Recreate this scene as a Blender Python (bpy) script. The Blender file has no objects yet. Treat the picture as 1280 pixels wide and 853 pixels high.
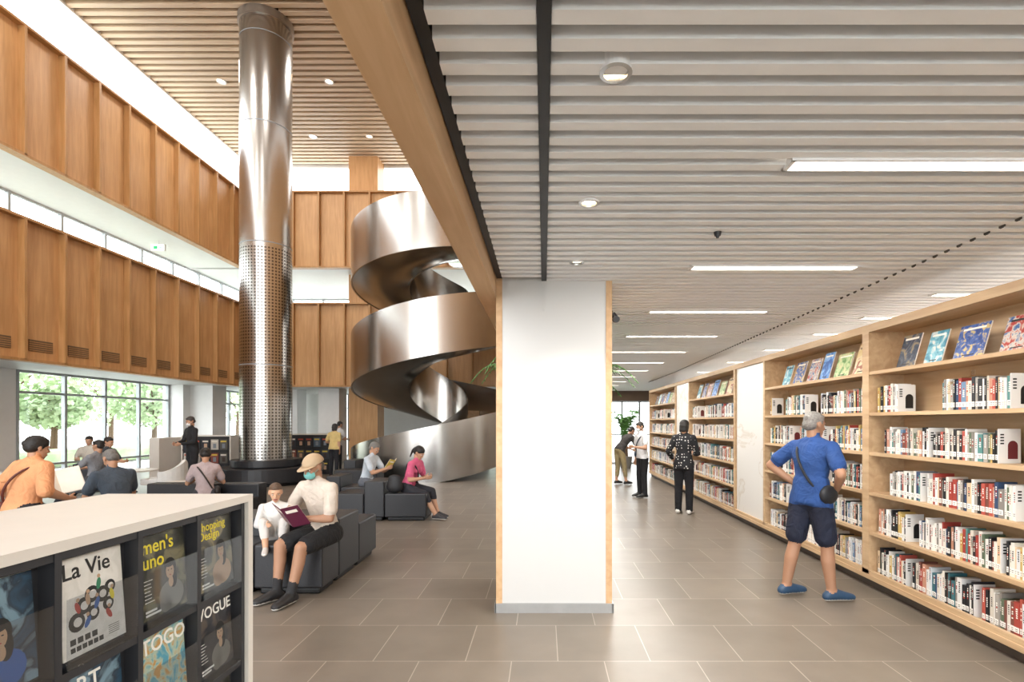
import bpy, bmesh, math, random
from mathutils import Vector, Matrix, noise
R=random.Random(7)
scene=bpy.context.scene
COL=scene.collection
def lin(c):
    if isinstance(c,str):
        c=c.lstrip('#'); c=[int(c[i:i+2],16)/255 for i in (0,2,4)]
    return tuple((x/12.92 if x<=.04045 else ((x+.055)/1.055)**2.4) for x in c[:3])
# ---------------------------------------------------------------- materials
MATS={}
def newmat(name):
    m=bpy.data.materials.new(name); m.use_nodes=True
    nt=m.node_tree; b=nt.nodes['Principled BSDF']; return m,nt,b
def N(nt,t,**k):
    n=nt.nodes.new(t)
    for a,v in k.items(): setattr(n,a,v)
    return n
def mat(name,c,rough=.5,metal=0,var=.08,scale=6,spec=None,bump=0):
    if name in MATS: return MATS[name]
    m,nt,b=newmat(name); L=nt.links
    col=lin(c)
    g=N(nt,'ShaderNodeNewGeometry'); no=N(nt,'ShaderNodeTexNoise'); no.inputs['Scale'].default_value=scale
    no.inputs['Detail'].default_value=3
    L.new(g.outputs['Position'],no.inputs['Vector'])
    r=N(nt,'ShaderNodeValToRGB')
    r.color_ramp.elements[0].position=.3; r.color_ramp.elements[1].position=.7
    r.color_ramp.elements[0].color=(*[x*(1-var) for x in col],1)
    r.color_ramp.elements[1].color=(*[min(1,x*(1+var)) for x in col],1)
    L.new(no.outputs['Fac'],r.inputs['Fac']); L.new(r.outputs['Color'],b.inputs['Base Color'])
    b.inputs['Roughness'].default_value=rough; b.inputs['Metallic'].default_value=metal
    if spec is not None: b.inputs['Specular IOR Level'].default_value=spec
    if bump:
        bp=N(nt,'ShaderNodeBump'); bp.inputs['Strength'].default_value=bump; bp.inputs['Distance'].default_value=.01
        L.new(no.outputs['Fac'],bp.inputs['Height']); L.new(bp.outputs['Normal'],b.inputs['Normal'])
    MATS[name]=m; return m
def wood(name,c1,c2,sc=(9,9,.7),rough=.5):
    if name in MATS: return MATS[name]
    m,nt,b=newmat(name); L=nt.links
    g=N(nt,'ShaderNodeNewGeometry'); mp=N(nt,'ShaderNodeMapping'); mp.inputs['Scale'].default_value=sc
    L.new(g.outputs['Position'],mp.inputs['Vector'])
    no=N(nt,'ShaderNodeTexNoise'); no.inputs['Scale'].default_value=1.6; no.inputs['Detail'].default_value=6; no.inputs['Distortion'].default_value=.8
    L.new(mp.outputs['Vector'],no.inputs['Vector'])
    n2=N(nt,'ShaderNodeTexNoise'); n2.inputs['Scale'].default_value=.9
    L.new(g.outputs['Position'],n2.inputs['Vector'])
    mx=N(nt,'ShaderNodeMath',operation='MULTIPLY_ADD'); mx.inputs[1].default_value=.35
    L.new(n2.outputs['Fac'],mx.inputs[0]); 
    m2=N(nt,'ShaderNodeMath',operation='MULTIPLY'); m2.inputs[1].default_value=.65
    L.new(no.outputs['Fac'],m2.inputs[0]); L.new(m2.outputs[0],mx.inputs[2])
    r=N(nt,'ShaderNodeValToRGB'); r.color_ramp.elements[0].position=.35; r.color_ramp.elements[1].position=.65
    r.color_ramp.elements[0].color=(*lin(c1),1); r.color_ramp.elements[1].color=(*lin(c2),1)
    L.new(mx.outputs[0],r.inputs['Fac']); L.new(r.outputs['Color'],b.inputs['Base Color'])
    b.inputs['Roughness'].default_value=rough; MATS[name]=m; return m
def emis(name,c,s):
    if name in MATS: return MATS[name]
    m,nt,b=newmat(name); b.inputs['Base Color'].default_value=(*lin(c),1)
    b.inputs['Emission Color'].default_value=(*lin(c),1); b.inputs['Emission Strength'].default_value=s
    MATS[name]=m; return m
def vcol(name,rough=.5):
    if name in MATS: return MATS[name]
    m,nt,b=newmat(name); a=N(nt,'ShaderNodeAttribute'); a.attribute_name='Col'
    nt.links.new(a.outputs['Color'],b.inputs['Base Color']); b.inputs['Roughness'].default_value=rough
    MATS[name]=m; return m
def glassm(name,tint=(.9,.95,.95),gl=.12):
    if name in MATS: return MATS[name]
    m=bpy.data.materials.new(name); m.use_nodes=True; nt=m.node_tree
    for n in list(nt.nodes): nt.nodes.remove(n)
    o=N(nt,'ShaderNodeOutputMaterial'); t=N(nt,'ShaderNodeBsdfTransparent'); t.inputs[0].default_value=(*tint,1)
    g=N(nt,'ShaderNodeBsdfGlossy'); g.inputs['Roughness'].default_value=.03
    x=N(nt,'ShaderNodeMixShader'); x.inputs[0].default_value=gl
    nt.links.new(t.outputs[0],x.inputs[1]); nt.links.new(g.outputs[0],x.inputs[2]); nt.links.new(x.outputs[0],o.inputs[0])
    MATS[name]=m; return m
def coverart(name,c1,c2,c3,sc=12,seed=0):
    if name in MATS: return MATS[name]
    m,nt,b=newmat(name); L=nt.links
    g=N(nt,'ShaderNodeNewGeometry'); mp=N(nt,'ShaderNodeMapping'); mp.inputs['Location'].default_value=(seed*3.1,seed*1.7,seed)
    L.new(g.outputs['Position'],mp.inputs['Vector'])
    v=N(nt,'ShaderNodeTexNoise'); v.inputs['Scale'].default_value=sc; v.inputs['Distortion'].default_value=1.5; v.inputs['Detail'].default_value=5
    L.new(mp.outputs['Vector'],v.inputs['Vector'])
    r=N(nt,'ShaderNodeValToRGB')
    r.color_ramp.elements[0].position=.38; r.color_ramp.elements[0].color=(*lin(c1),1); r.color_ramp.elements[1].position=.5; r.color_ramp.elements[1].color=(*lin(c2),1)
    e=r.color_ramp.elements.new(.6); e.color=(*lin(c3),1)
    L.new(v.outputs['Fac'],r.inputs['Fac']); L.new(r.outputs['Color'],b.inputs['Base Color'])
    b.inputs['Roughness'].default_value=.35; MATS[name]=m; return m

WHITE=mat('white_paint','#dddcda',.6,var=.02)
SLAT=mat('white_slat','#f0f0f0',.5,var=.02)
PLEN=mat('ceiling_plenum','#74706b',.8,var=.05)
BLACK=mat('black_metal','#0d0d0e',.5)
DARK=mat('charcoal_laminate','#2a2b2f',.45,var=.05)
LEATH=mat('charcoal_leather','#1f2024',.42,var=.08,bump=.15,scale=60)
PANEL=wood('oak_panel','#b58858','#cc9f6e',(7,7,.6))
PANELF=wood('oak_fin','#a37847','#bc8f5e',(7,7,.6))
BEAMW=wood('oak_beam','#c0986e','#d8b48b',(8,.6,8))
SHELFW=wood('oak_shelf','#b3936f','#cdb08b',(9,.8,9))
SLATW=wood('oak_slat','#b59e86','#cab497',(.6,8,8))
STEELF=mat('grey_frame','#8d9194',.4,metal=.3)
FRAMEW=mat('white_frame','#9ea2a4',.4)
GLASS=glassm('window_glass',(.97,.99,.99),.06)
ACR=glassm('acrylic',(.88,.9,.92),.08)
# brushed steel
def steel(name,dots=False):
    m,nt,b=newmat(name); L=nt.links
    b.inputs['Metallic'].default_value=1
    g=N(nt,'ShaderNodeNewGeometry'); mp=N(nt,'ShaderNodeMapping'); mp.inputs['Scale'].default_value=(1.2,1.2,.25)
    L.new(g.outputs['Position'],mp.inputs['Vector'])
    no=N(nt,'ShaderNodeTexNoise'); no.inputs['Scale'].default_value=.9; no.inputs['Detail'].default_value=2
    L.new(mp.outputs['Vector'],no.inputs['Vector'])
    r=N(nt,'ShaderNodeValToRGB'); r.color_ramp.elements[0].position=.3; r.color_ramp.elements[1].position=.7
    r.color_ramp.elements[0].color=(*lin('#a9a6a2'),1); r.color_ramp.elements[1].color=(*lin('#b9b6b1'),1)
    L.new(no.outputs['Fac'],r.inputs['Fac'])
    rr=N(nt,'ShaderNodeMapRange'); rr.inputs['To Min'].default_value=.2; rr.inputs['To Max'].default_value=.27
    L.new(no.outputs['Fac'],rr.inputs['Value']); L.new(rr.outputs[0],b.inputs['Roughness'])
    if dots:
        tc=N(nt,'ShaderNodeTexCoord'); sp=N(nt,'ShaderNodeSeparateXYZ'); L.new(tc.outputs['UV'],sp.inputs[0])
        outs=[]
        for ax,f in (('X',48),('Y',148)):
            k=N(nt,'ShaderNodeMath',operation='MULTIPLY'); k.inputs[1].default_value=f*math.pi; L.new(sp.outputs[ax],k.inputs[0])
            s=N(nt,'ShaderNodeMath',operation='SINE'); L.new(k.outputs[0],s.inputs[0])
            q=N(nt,'ShaderNodeMath',operation='ABSOLUTE'); L.new(s.outputs[0],q.inputs[0]); outs.append(q)
        mu=N(nt,'ShaderNodeMath',operation='MULTIPLY'); L.new(outs[0].outputs[0],mu.inputs[0]); L.new(outs[1].outputs[0],mu.inputs[1])
        gt=N(nt,'ShaderNodeMath',operation='GREATER_THAN'); gt.inputs[1].default_value=.6; L.new(mu.outputs[0],gt.inputs[0])
        lt=N(nt,'ShaderNodeMath',operation='LESS_THAN'); lt.inputs[1].default_value=.5; L.new(sp.outputs['Y'],lt.inputs[0])
        an=N(nt,'ShaderNodeMath',operation='MULTIPLY'); L.new(gt.outputs[0],an.inputs[0]); L.new(lt.outputs[0],an.inputs[1])
        mx=N(nt,'ShaderNodeMix',data_type='RGBA'); mx.inputs[7].default_value=(*lin('#625d57'),1)
        L.new(an.outputs[0],mx.inputs[0]); L.new(r.outputs['Color'],mx.inputs[6]); L.new(mx.outputs[2],b.inputs['Base Color'])
    else: L.new(r.outputs['Color'],b.inputs['Base Color'])
    MATS[name]=m; return m
STEEL=steel('brushed_steel'); STEELD=steel('perforated_steel',True)
# marble
def marble():
    m,nt,b=newmat('marble'); L=nt.links
    g=N(nt,'ShaderNodeNewGeometry'); no=N(nt,'ShaderNodeTexNoise'); no.inputs['Scale'].default_value=.8; no.inputs['Detail'].default_value=5; no.inputs['Distortion'].default_value=.8
    L.new(g.outputs['Position'],no.inputs['Vector'])
    r=N(nt,'ShaderNodeValToRGB'); e=r.color_ramp.elements; e[0].position=.485; e[0].color=(*lin('#dfddd9'),1)
    e[1].position=.515; e[1].color=(*lin('#dfddd9'),1); k=e.new(.5); k.color=(*lin('#cfc8bd'),1)
    L.new(no.outputs['Fac'],r.inputs['Fac']); L.new(r.outputs['Color'],b.inputs['Base Color']); b.inputs['Roughness'].default_value=.3
    return m
MARB=marble()
PILLAR=mat('pillar_white','#cfcecc',.4,var=.015,scale=1)
def floormat():
    m,nt,b=newmat('floor_tile'); L=nt.links
    g=N(nt,'ShaderNodeNewGeometry'); mp=N(nt,'ShaderNodeMapping'); mp.inputs['Location'].default_value=(.21,.205,0)
    L.new(g.outputs['Position'],mp.inputs['Vector'])
    br=N(nt,'ShaderNodeTexBrick'); br.offset=.5; br.inputs['Scale'].default_value=1
    br.inputs['Brick Width'].default_value=.6; br.inputs['Row Height'].default_value=.6; br.inputs['Mortar Size'].default_value=.0035
    br.inputs['Mortar Smooth'].default_value=.2
    br.inputs['Color1'].default_value=(*lin('#70675c'),1); br.inputs['Color2'].default_value=(*lin('#7c7267'),1); br.inputs['Mortar'].default_value=(*lin('#a59b8e'),1)
    L.new(mp.outputs['Vector'],br.inputs['Vector'])
    no=N(nt,'ShaderNodeTexNoise'); no.inputs['Scale'].default_value=3; no.inputs['Detail'].default_value=6; L.new(g.outputs['Position'],no.inputs['Vector'])
    mr=N(nt,'ShaderNodeMapRange'); mr.inputs['To Min'].default_value=.76; mr.inputs['To Max'].default_value=1.22; L.new(no.outputs['Fac'],mr.inputs['Value'])
    mx=N(nt,'ShaderNodeMix',data_type='RGBA',blend_type='MULTIPLY'); mx.inputs[0].default_value=1
    L.new(br.outputs['Color'],mx.inputs[6]); L.new(mr.outputs[0],mx.inputs[7]); L.new(mx.outputs[2],b.inputs['Base Color'])
    b.inputs['Roughness'].default_value=.34
    return m
FLOOR=floormat()
# ---------------------------------------------------------------- mesh builder
class MB:
    def __init__(s): s.v=[];s.f=[];s.m=[];s.c=[]
    def add(s,vs,fs,mi=0,col=(1,1,1),M=None):
        o=len(s.v)
        for p in vs:
            s.v.append(tuple(M@Vector(p)) if M is not None else tuple(p))
        for f in fs: s.f.append([o+i for i in f]); s.m.append(mi); s.c.append(col)
    def box(s,x0,x1,y0,y1,z0,z1,mi=0,col=(1,1,1),M=None):
        if x0>x1:x0,x1=x1,x0
        if y0>y1:y0,y1=y1,y0
        if z0>z1:z0,z1=z1,z0
        s.add([(x0,y0,z0),(x1,y0,z0),(x1,y1,z0),(x0,y1,z0),(x0,y0,z1),(x1,y0,z1),(x1,y1,z1),(x0,y1,z1)],
          [(0,3,2,1),(4,5,6,7),(0,1,5,4),(1,2,6,5),(2,3,7,6),(3,0,4,7)],mi,col,M)
    def cyl(s,p0,p1,r0,r1=None,n=24,mi=0,col=(1,1,1),cap=True,M=None):
        if r1 is None:r1=r0
        p0=Vector(p0);p1=Vector(p1);d=(p1-p0).normalized()
        a=d.orthogonal().normalized();b=d.cross(a)
        vs=[];fs=[]
        for p,r in((p0,r0),(p1,r1)):
            for i in range(n):
                t=2*math.pi*i/n; vs.append(p+a*math.cos(t)*r+b*math.sin(t)*r)
        for i in range(n): j=(i+1)%n; fs.append((i,j,n+j,n+i))
        if cap: fs.append(tuple(range(n))[::-1]); fs.append(tuple(range(n,2*n)))
        s.add(vs,fs,mi,col,M)
    def build(s,name,mats,parent=None,bevel=0,smooth=False,loc=None):
        me=bpy.data.meshes.new(name); me.from_pydata(s.v,[],s.f)
        for m in mats: me.materials.append(m)
        me.polygons.foreach_set('material_index',s.m)
        if any(m.name.startswith('vc_') for m in mats):
            ca=me.color_attributes.new('Col','FLOAT_COLOR','CORNER'); a=[]
            for f,c in zip(s.f,s.c): a+= [c[0],c[1],c[2],1.0]*len(f)
            ca.data.foreach_set('color',a)
        if smooth: me.polygons.foreach_set('use_smooth',[True]*len(s.f))
        me.update()
        ob=bpy.data.objects.new(name,me); COL.objects.link(ob)
        if parent: ob.parent=parent
        if loc: ob.location=loc
        if bevel:
            bv=ob.modifiers.new('b','BEVEL'); bv.width=bevel; bv.segments=2; bv.limit_method='ANGLE'
        return ob
def empty(name,loc=(0,0,0),rz=0):
    e=bpy.data.objects.new(name,None); COL.objects.link(e); e.location=loc; e.rotation_euler=(0,0,rz); e.empty_display_size=.1; return e
def simple(name,m,*boxes,bevel=0):
    b=MB()
    for x in boxes: b.box(*x)
    return b.build(name,[m],bevel=bevel)
# ---------------------------------------------------------------- camera
H=1.55; F=655.
cam=bpy.data.objects.new('camera',bpy.data.cameras.new('camera')); COL.objects.link(cam)
cam.data.sensor_width=36; cam.data.lens=F/1280*36; cam.location=(0,0,H); cam.rotation_euler=(math.pi/2,0,0)
cam.data.shift_x=-40/1280; cam.data.shift_y=101.5/1280; cam.data.clip_start=.05; cam.data.clip_end=300
scene.camera=cam
CZ=2.70
# ---------------------------------------------------------------- shell
simple('floor',FLOOR,(-13.2,5.6,-7,24,-.2,0))
simple('ground_outside',mat('paving','#d5d3cd',.8),(-60,-13.2,-30,60,-.25,-.05),(-13.2,30,24,60,-.25,-.05),(-13.2,30,-30,-7,-.25,-.05),(5.6,30,-7,24,-.25,-.05))
# right hall ceiling
simple('ceiling',PLEN,(-.40,5.6,-7,19.6,CZ+.11,CZ+.3))
b=MB()
y=-6.9
while y<19.2:
    b.box(.022,5.5,y,y+.055,CZ,CZ+.075); 
    if y<4.2: b.box(-.335,-.022,y,y+.055,CZ,CZ+.075)
    elif y>5.3: b.box(-.335,-.022,y,y+.055,CZ,CZ+.075)
    y+=.11
b.build('ceiling_slats',[SLAT])
simple('ceiling_track',BLACK,(-.02,.02,-6.9,4.25,CZ-.005,CZ+.1),(-.385,-.34,-6.9,19,CZ+.02,CZ+.11))
# edge beam
simple('trim_beam',BEAMW,(-.53,-.39,-7,19,2.56,2.92))
simple('wall_light_block_atrium',PANEL,(-.53,-.40,-7,24,2.92,11.6))  # unseen wall above the beam, added to block light leaks and give bounce
# atrium ceiling slats
AZ=11.7
b=MB(); y=-6.8
while y<20.7:
    b.box(-11.6,-.55,y,y+.13,AZ,AZ+.14); y+=.25
b.build('ceiling_slats_atrium',[SLATW])
simple('ceiling_atrium',mat('dark_plenum','#54473b',.8),(-11.6,-.4,-7,20.8,AZ+.2,AZ+.4))
simple('trim_ceiling_edge',WHITE,(-11.72,-11.6,-7,20.8,AZ-.05,AZ+.4),(-11.72,-.4,20.8,20.92,AZ-.05,AZ+.4))
# balconies
def parapet(name,z0,z1,vents=False):
    e=empty(name)
    b=MB(); XL=-11.0; YB=19.1
    b.box(XL-.16,XL-.10,-7,YB+.1,z0,z1,0); b.box(XL-.16,-.55,YB+.10,YB+.16,z0,z1,0)
    b.box(XL-.18,XL+.05,-7,YB+.05,z1,z1+.05,1); b.box(XL-.18,XL+.05,-7,YB+.05,z0-.03,z0+.03,1)
    b.box(XL-.18,-.55,YB-.05,YB+.18,z1,z1+.05,1); b.box(XL-.18,-.55,YB-.05,YB+.18,z0-.03,z0+.03,1)
    y=11.08-.93*19
    while y<YB:
        b.box(XL-.1,XL+.05,y-.03,y+.03,z0,z1,1)
        if vents: b.box(XL-.1,XL-.085,y+.2,y+.75,z0+.22,z0+.47,2); [b.box(XL-.086,XL-.08,y+.2,y+.75,z0+.235+.045*k,z0+.25+.045*k,1) for k in range(5)]
        y+=.93
    x=XL
    while x<-.6:
        b.box(x-.03,x+.03,YB-.05,YB+.1,z0,z1,1); x+=.93
    b.build('panels',[PANEL,PANELF,mat('vent_grille','#6a543e',.6)],parent=e)
    return e
parapet('balcony_parapet',2.87,5.85,True); parapet('balcony_parapet',7.2,9.93)
SOF=mat('soffit_white','#c6c5c2',.5,var=.02)
simple('balcony_slab',SOF,(-13.1,-11.17,-7,19.1,2.85,4.75),(-13.1,-.55,19.27,24,2.85,4.75))
simple('balcony_slab',SOF,(-13.1,-11.17,-7,19.1,7.18,8.83),(-13.1,-.55,19.27,24,7.18,8.83))
e=empty('exit_sign',(-12,16.3,6.98)); b=MB(); b.box(-.22,.22,-.03,.03,-.1,.1,0); b.box(-.2,.2,-.034,-.03,-.08,.08,1); b.box(-.01,.01,-.01,.01,.1,.2,0); b.box(-.12,.0,-.036,-.034,-.05,.05,2); b.box(.05,.15,-.036,-.034,-.01,.02,2)
b.build('sign_box',[WHITE,emis('exit_face','#dff5e4',1.2),emis('exit_green','#1f9a58',.8)],parent=e)
# left window wall
def winwall_x(name,X,y0,y1,z0,z1,step,trans):
    e=empty(name); b=MB(); y=y0
    while y<=y1+.01:
        b.box(X-.05,X+.05,y-.035,y+.035,z0,z1); y+=step
    for z in [z0+.03,z1-.03]+trans: b.box(X-.04,X+.04,y0,y1,z-.03,z+.03)
    b.build('frame',[FRAMEW],parent=e)
    g=MB(); g.box(X-.006,X+.006,y0,y1,z0,z1); g.build('glass',[GLASS],parent=e)
def winwall_y(name,Y,x0,x1,z0,z1,step,trans):
    e=empty(name); b=MB(); x=x0
    while x<=x1+.01:
        b.box(x-.035,x+.035,Y-.05,Y+.05,z0,z1); x+=step
    for z in [z0+.03,z1-.03]+trans: b.box(x0,x1,Y-.04,Y+.04,z-.03,z+.03)
    b.build('frame',[FRAMEW],parent=e)
    g=MB(); g.box(x0,x1,Y-.006,Y+.006,z0,z1); g.build('glass',[GLASS],parent=e)
winwall_x('window_1',-13,12.9,18.1,0,2.85,1.3,[2.3,.45])
winwall_x('window_2',-13,20.6,23.6,0,2.85,1.0,[2.3,.45])
winwall_x('window_3',-13,-6.9,23.9,4.75,7.18,1.4,[])
winwall_y('window_5',24,-12.9,-.6,4.75,7.18,1.4,[])
winwall_y('window_6',24,-12.9,-.6,8.83,12.1,4.1,[])
simple('wall_left',WHITE,(-13.2,-12.95,-7,12.85,0,2.85),(-13.2,-12.5,18.15,20.55,0,2.85),(-13.2,-12.9,23.65,24.1,0,2.85))
simple('wall_back',WHITE,(-13.2,-9.6,24,24.2,0,2.85),(-8.3,-3.4,24,24.2,0,2.85),(-2.2,.3,24,24.2,0,2.85),(-.53,-.4,19,24,0,2.9))
winwall_y('window_7',24,-9.6,-8.3,0,2.85,.65,[2.2]); winwall_y('window_8',24,-3.4,-2.2,0,2.85,.6,[2.2])
e=MB()
for (x,y) in((-12.1,18.9),(-10.2,21.2),(-8.3,20.6),(-2.6,20.6)):
    e.box(x-.4,x+.4,y-.4,y+.4,0,2.85)
e.build('trim_ground_columns',[WHITE])
simple('trim_wood_column',PANEL,(-7.45,-6.35,20.0,20.8,0,2.85),(-7.45,-6.35,20.0,20.8,4.75,7.18),(-7.45,-6.35,20,20.8,8.83,12.3))
# right hall back wall & far right wall
simple('wall_right',WHITE,(5.5,5.7,-7,19.6,0,CZ+.2))
simple('wall_hall_back',mat('dark_wood_wall','#6b5240',.5),(-.4,1.6,19.4,19.6,0,CZ+.1),(4.2,5.6,19.4,19.6,0,CZ+.1),(1.6,4.2,19.4,19.6,2.35,CZ+.1))
winwall_y('door_1',19.5,1.6,4.2,0,2.35,.65,[1.1])
winwall_y('window_fill_rear',-6.95,-.5,5.5,0,CZ,1.5,[])  # unseen glazing behind the camera, added to let in frontal fill light
# ---------------------------------------------------------------- column
e=empty('square_column')
b=MB()
cx0,cx1,cy0,cy1=-.39,.554,4.27,5.2
b.box(cx0+.05,cx1-.05,cy0,cy1,0.0,CZ+.1,0)
b.box(cx0,cx0+.05,cy0-.005,cy1+.005,0.0,CZ+.1,1); b.box(cx1-.05,cx1,cy0-.005,cy1+.005,0.0,CZ+.1,1)
b.box(cx0-.008,cx1+.008,cy0-.02,cy0-.005,0,.075,2); b.box(cx1,cx1+.012,cy0-.02,cy1+.02,0,.075,2); b.box(cx0-.012,cx0,cy0-.02,cy1+.02,0,.075,2)
b.box(-.008,0,cy0-.012,cy0,2.46,CZ,0)
b.build('cladding',[PILLAR,BEAMW,mat('skirting_grey','#a9a9a8',.35,metal=.4)],parent=e)
# cctv
e=empty('security_camera',(.60,4.6,2.5)); b=MB(); b.cyl((-.045,0,0),(0,0,0),.03); b.cyl((0,0,0),(.03,0,-.03),.025); b.cyl((.03,.03,-.04),(.03,-.05,-.055),.03,.028); b.build('body',[DARK],parent=e)
# ---------------------------------------------------------------- luminaires
EM=emis('lamp_white','#fff3e2',9)
def area(name,loc,sx,sy,p,col=(1,.965,.915),shape='RECTANGLE'):
    l=bpy.data.lights.new(name,'AREA'); l.shape=shape; l.size=sx; 
    if shape=='RECTANGLE': l.size_y=sy
    l.energy=p; l.color=col
    o=bpy.data.objects.new(name,l); COL.objects.link(o); o.location=loc; return o
def lum(x,y,p=34):
    e=empty('linear_ceiling_light',(x,y,CZ))
    b=MB(); b.box(-.62,.62,-.052,-.04,-.012,.02); b.box(-.62,.62,.04,.052,-.012,.02); b.box(-.62,-.6,-.05,.05,-.012,.02); b.box(.6,.62,-.05,.05,-.012,.02)
    b.box(-.6,.6,-.04,.04,-.004,.0,1)
    b.build('housing',[SLAT,EM],parent=e)
    a=area('lamp_area',(0,0,-.014),1.2,.08,p); a.parent=e
for k in range(-3,11): lum(1.70,2.33+1.55*k)
for yy in (1.5,3.1,4.7,5.75,6.8,8.3,10,12): lum(4.1,yy,14)
# added uplight strip, out of view behind the bookcase, brightens the ceiling
e=empty('hidden_fill_uplight',(3.9,7.6,2.0)); b=MB(); b.box(-.05,.05,-7.2,7.6,-.04,0); b.box(-.03,.03,-7.1,7.5,0,.006,1)
for yy in (-7,-3.5,0,3.5,7): b.box(-.54,.05,yy-.02,yy+.02,-.08,-.04)
b.build('housing',[SLAT,emis('fill_uplight_glow','#fff3e2',2)],parent=e)
a=area('fill_uplight_area',(0,.2,.012),.06,14.6,26); a.rotation_euler=(math.pi,0,0); a.parent=e
def downl(x,y,z,r=.04,p=6):
    e=empty('downlight',(x,y,z)); b=MB()
    n=24; vs=[];fs=[]
    for rr,zz in((r*1.35,-.006),(r,-.008),(r*.9,.01)):
        for i in range(n): t=2*math.pi*i/n; vs.append((math.cos(t)*rr,math.sin(t)*rr,zz))
    for k in range(2):
        for i in range(n): j=(i+1)%n; fs.append((k*n+i,k*n+j,(k+1)*n+j,(k+1)*n+i))
    b.add(vs,fs,0); b.cyl((0,0,.008),(0,0,.012),r*.9,n=24,mi=1); b.cyl((0,0,-.006),(0,0,.10),r*1.35,n=24,cap=False,mi=2)
    b.build('trim_ring',[mat('chrome_ring','#b8b8b8',.3,metal=1),emis('downlight_glow','#ffe2b4',12),SLAT],parent=e)
    if p:
        l=bpy.data.lights.new('spot','SPOT'); l.energy=p*6; l.spot_size=1.6; l.spot_blend=.6; l.color=(1,.9,.76); l.shadow_soft_size=.012
        o=bpy.data.objects.new('spot',l); COL.objects.link(o); o.parent=e; o.location=(0,0,-.012)
for k in range(-2,3): downl(.235,1.715+1.022*k,CZ-.002)
for (x,y) in ((-6.4,15.6),(-9.6,15.6),(-8.2,18.6),(-6.2,18.6)): downl(x,y,AZ-.01,.1,0)
for (x,y) in((1.05,3.17),): 
    e=empty('smoke_detector',(x,y,CZ)); b=MB(); b.cyl((0,0,-.022),(0,0,0),.018,.024); b.cyl((0,0,-.035),(0,0,-.022),.008,.012); b.build('body',[DARK],parent=e)
b=MB()
y=2.6
while y<15:
    x=2.66+.035*(y-2.6) if y<12 else 2.99
    b.cyl((x,y+.015,CZ-.010),(x,y+.032,CZ-.010),.007,n=8); b.box(x-.003,x+.003,y,y+.04,CZ-.012,CZ); y+=.11
b.build('curtain_track_hooks',[mat('hook_grey','#4a4744',.5)])
# ---------------------------------------------------------------- bookcase
SX=3.03; SD=.33
shelfz=[.15,.53,.90,1.27,1.64,2.02]; TOP=2.46
bays=[(.3,2.62),(2.62,4.94),(4.94,7.25),(8.33,11.0),(12.1,15.1)]
e=empty('bookcase'); b=MB()
for (y0,y1) in bays:
    b.box(SX+.02,SX+SD,y0,y1,.1,.15); b.box(SX,SX+.03,y0,y1,.09,.17)
    for z in shelfz[1:]: b.box(SX+.005,SX+SD,y0+.04,y1-.04,z-.03,z)
    b.box(SX,SX+SD+.02,y0,y1,TOP-.07,TOP)
    for yy in(y0,y1-.05): b.box(SX,SX+SD,yy,yy+.05,.1,TOP-.07)
    b.box(SX+SD,SX+SD+.02,y0,y1,0.1,TOP)
b.box(SX,SX+.03,7.25,8.33,.09,.17); b.box(SX,SX+.03,7.25,8.33,TOP-.07,TOP)
b.box(SX,SX+.03,11,12.1,.09,.17); b.box(SX,SX+.03,11,12.1,TOP-.07,TOP)
b.box(SX-.01,SX,.3,15.1,.09,.13)
b.build('carcass',[SHELFW],parent=e)
b=MB(); b.box(SX+.06,SX+SD,.3,15.1,0,.1); b.build('plinth',[mat('plinth_dark','#4a4038',.5)],parent=e)
b=MB()
for y0,y1 in((7.27,8.31),(11.02,12.08)): b.box(SX+.03,SX+.3,y0,y1,.17,TOP-.07)
b.build('marble_panels',[MARB],parent=e)
VC=vcol('vc_books',.5)
pal=['#f2efe9','#f2efe9','#ebe6dc','#e8e8e6','#f6f5f0','#d9d2c4','#20211f','#1b1d22','#2c2c30','#a8443a','#b9574a','#3a6f78','#5a8f8c','#334a6b','#6f8fb0','#cdb06a','#7c4b40','#60705a','#a7a29a','#e2c9a8','#8b8680','#c9937a','#f2efe9','#ebe6dc','#dfe3e6','#26262a','#e6dfd2','#1e2024']
b=MB(); sg=MB()
def book(y,t,h,z,x):
    c=lin(R.choice(pal)); d=R.uniform(.13,.16); c=tuple(v*.88 for v in c)
    b.box(x,x+d,y,y+t,z,z+h,0,c)
    lum_=sum(c)/3
    ink=lin('#222222') if lum_>.35 else lin('#eeeae0')
    if t>.014:
        a=z+h*R.uniform(.45,.6); q=R.uniform(.25,.38)*h
        k=a
        while k<a+q:
            b.box(x-.0008,x,y+t*.32,y+t*R.uniform(.58,.7),k,k+.009,0,ink if R.random()<.8 else lin('#b03a2c')); k+=.014
    b.box(x-.001,x,y+.0012,y+t-.0012,z+.022,z+.058,0,lin('#e9e8e4')); b.box(x-.0016,x-.001,y+t*.3,y+t*.7,z+.03,z+.034,0,lin('#444444')); b.box(x-.0016,x-.001,y+t*.25,y+t*.75,z+.042,z+.046,0,lin('#444444'))
def sign(y,z,x):
    sg.box(x,x+.155,y-.004,y,z,z+.235,0); 
    n=10; cx=x+.10; cz=z+.12; r=.034
    vs=[(cx-r,y-.005,z+.03),(cx+r,y-.005,z+.03)]+[(cx+r*math.cos(t*math.pi/n),y-.005,cz+r*math.sin(t*math.pi/n)) for t in range(n+1)]
    sg.add(vs,[tuple(range(len(vs)))],R.choice([1,1,2]))
    for k in range(4): sg.box(x+.015,x+.04,y-.0052,y-.0045,z+.19-k*.02,z+.2-k*.02,1)
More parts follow.
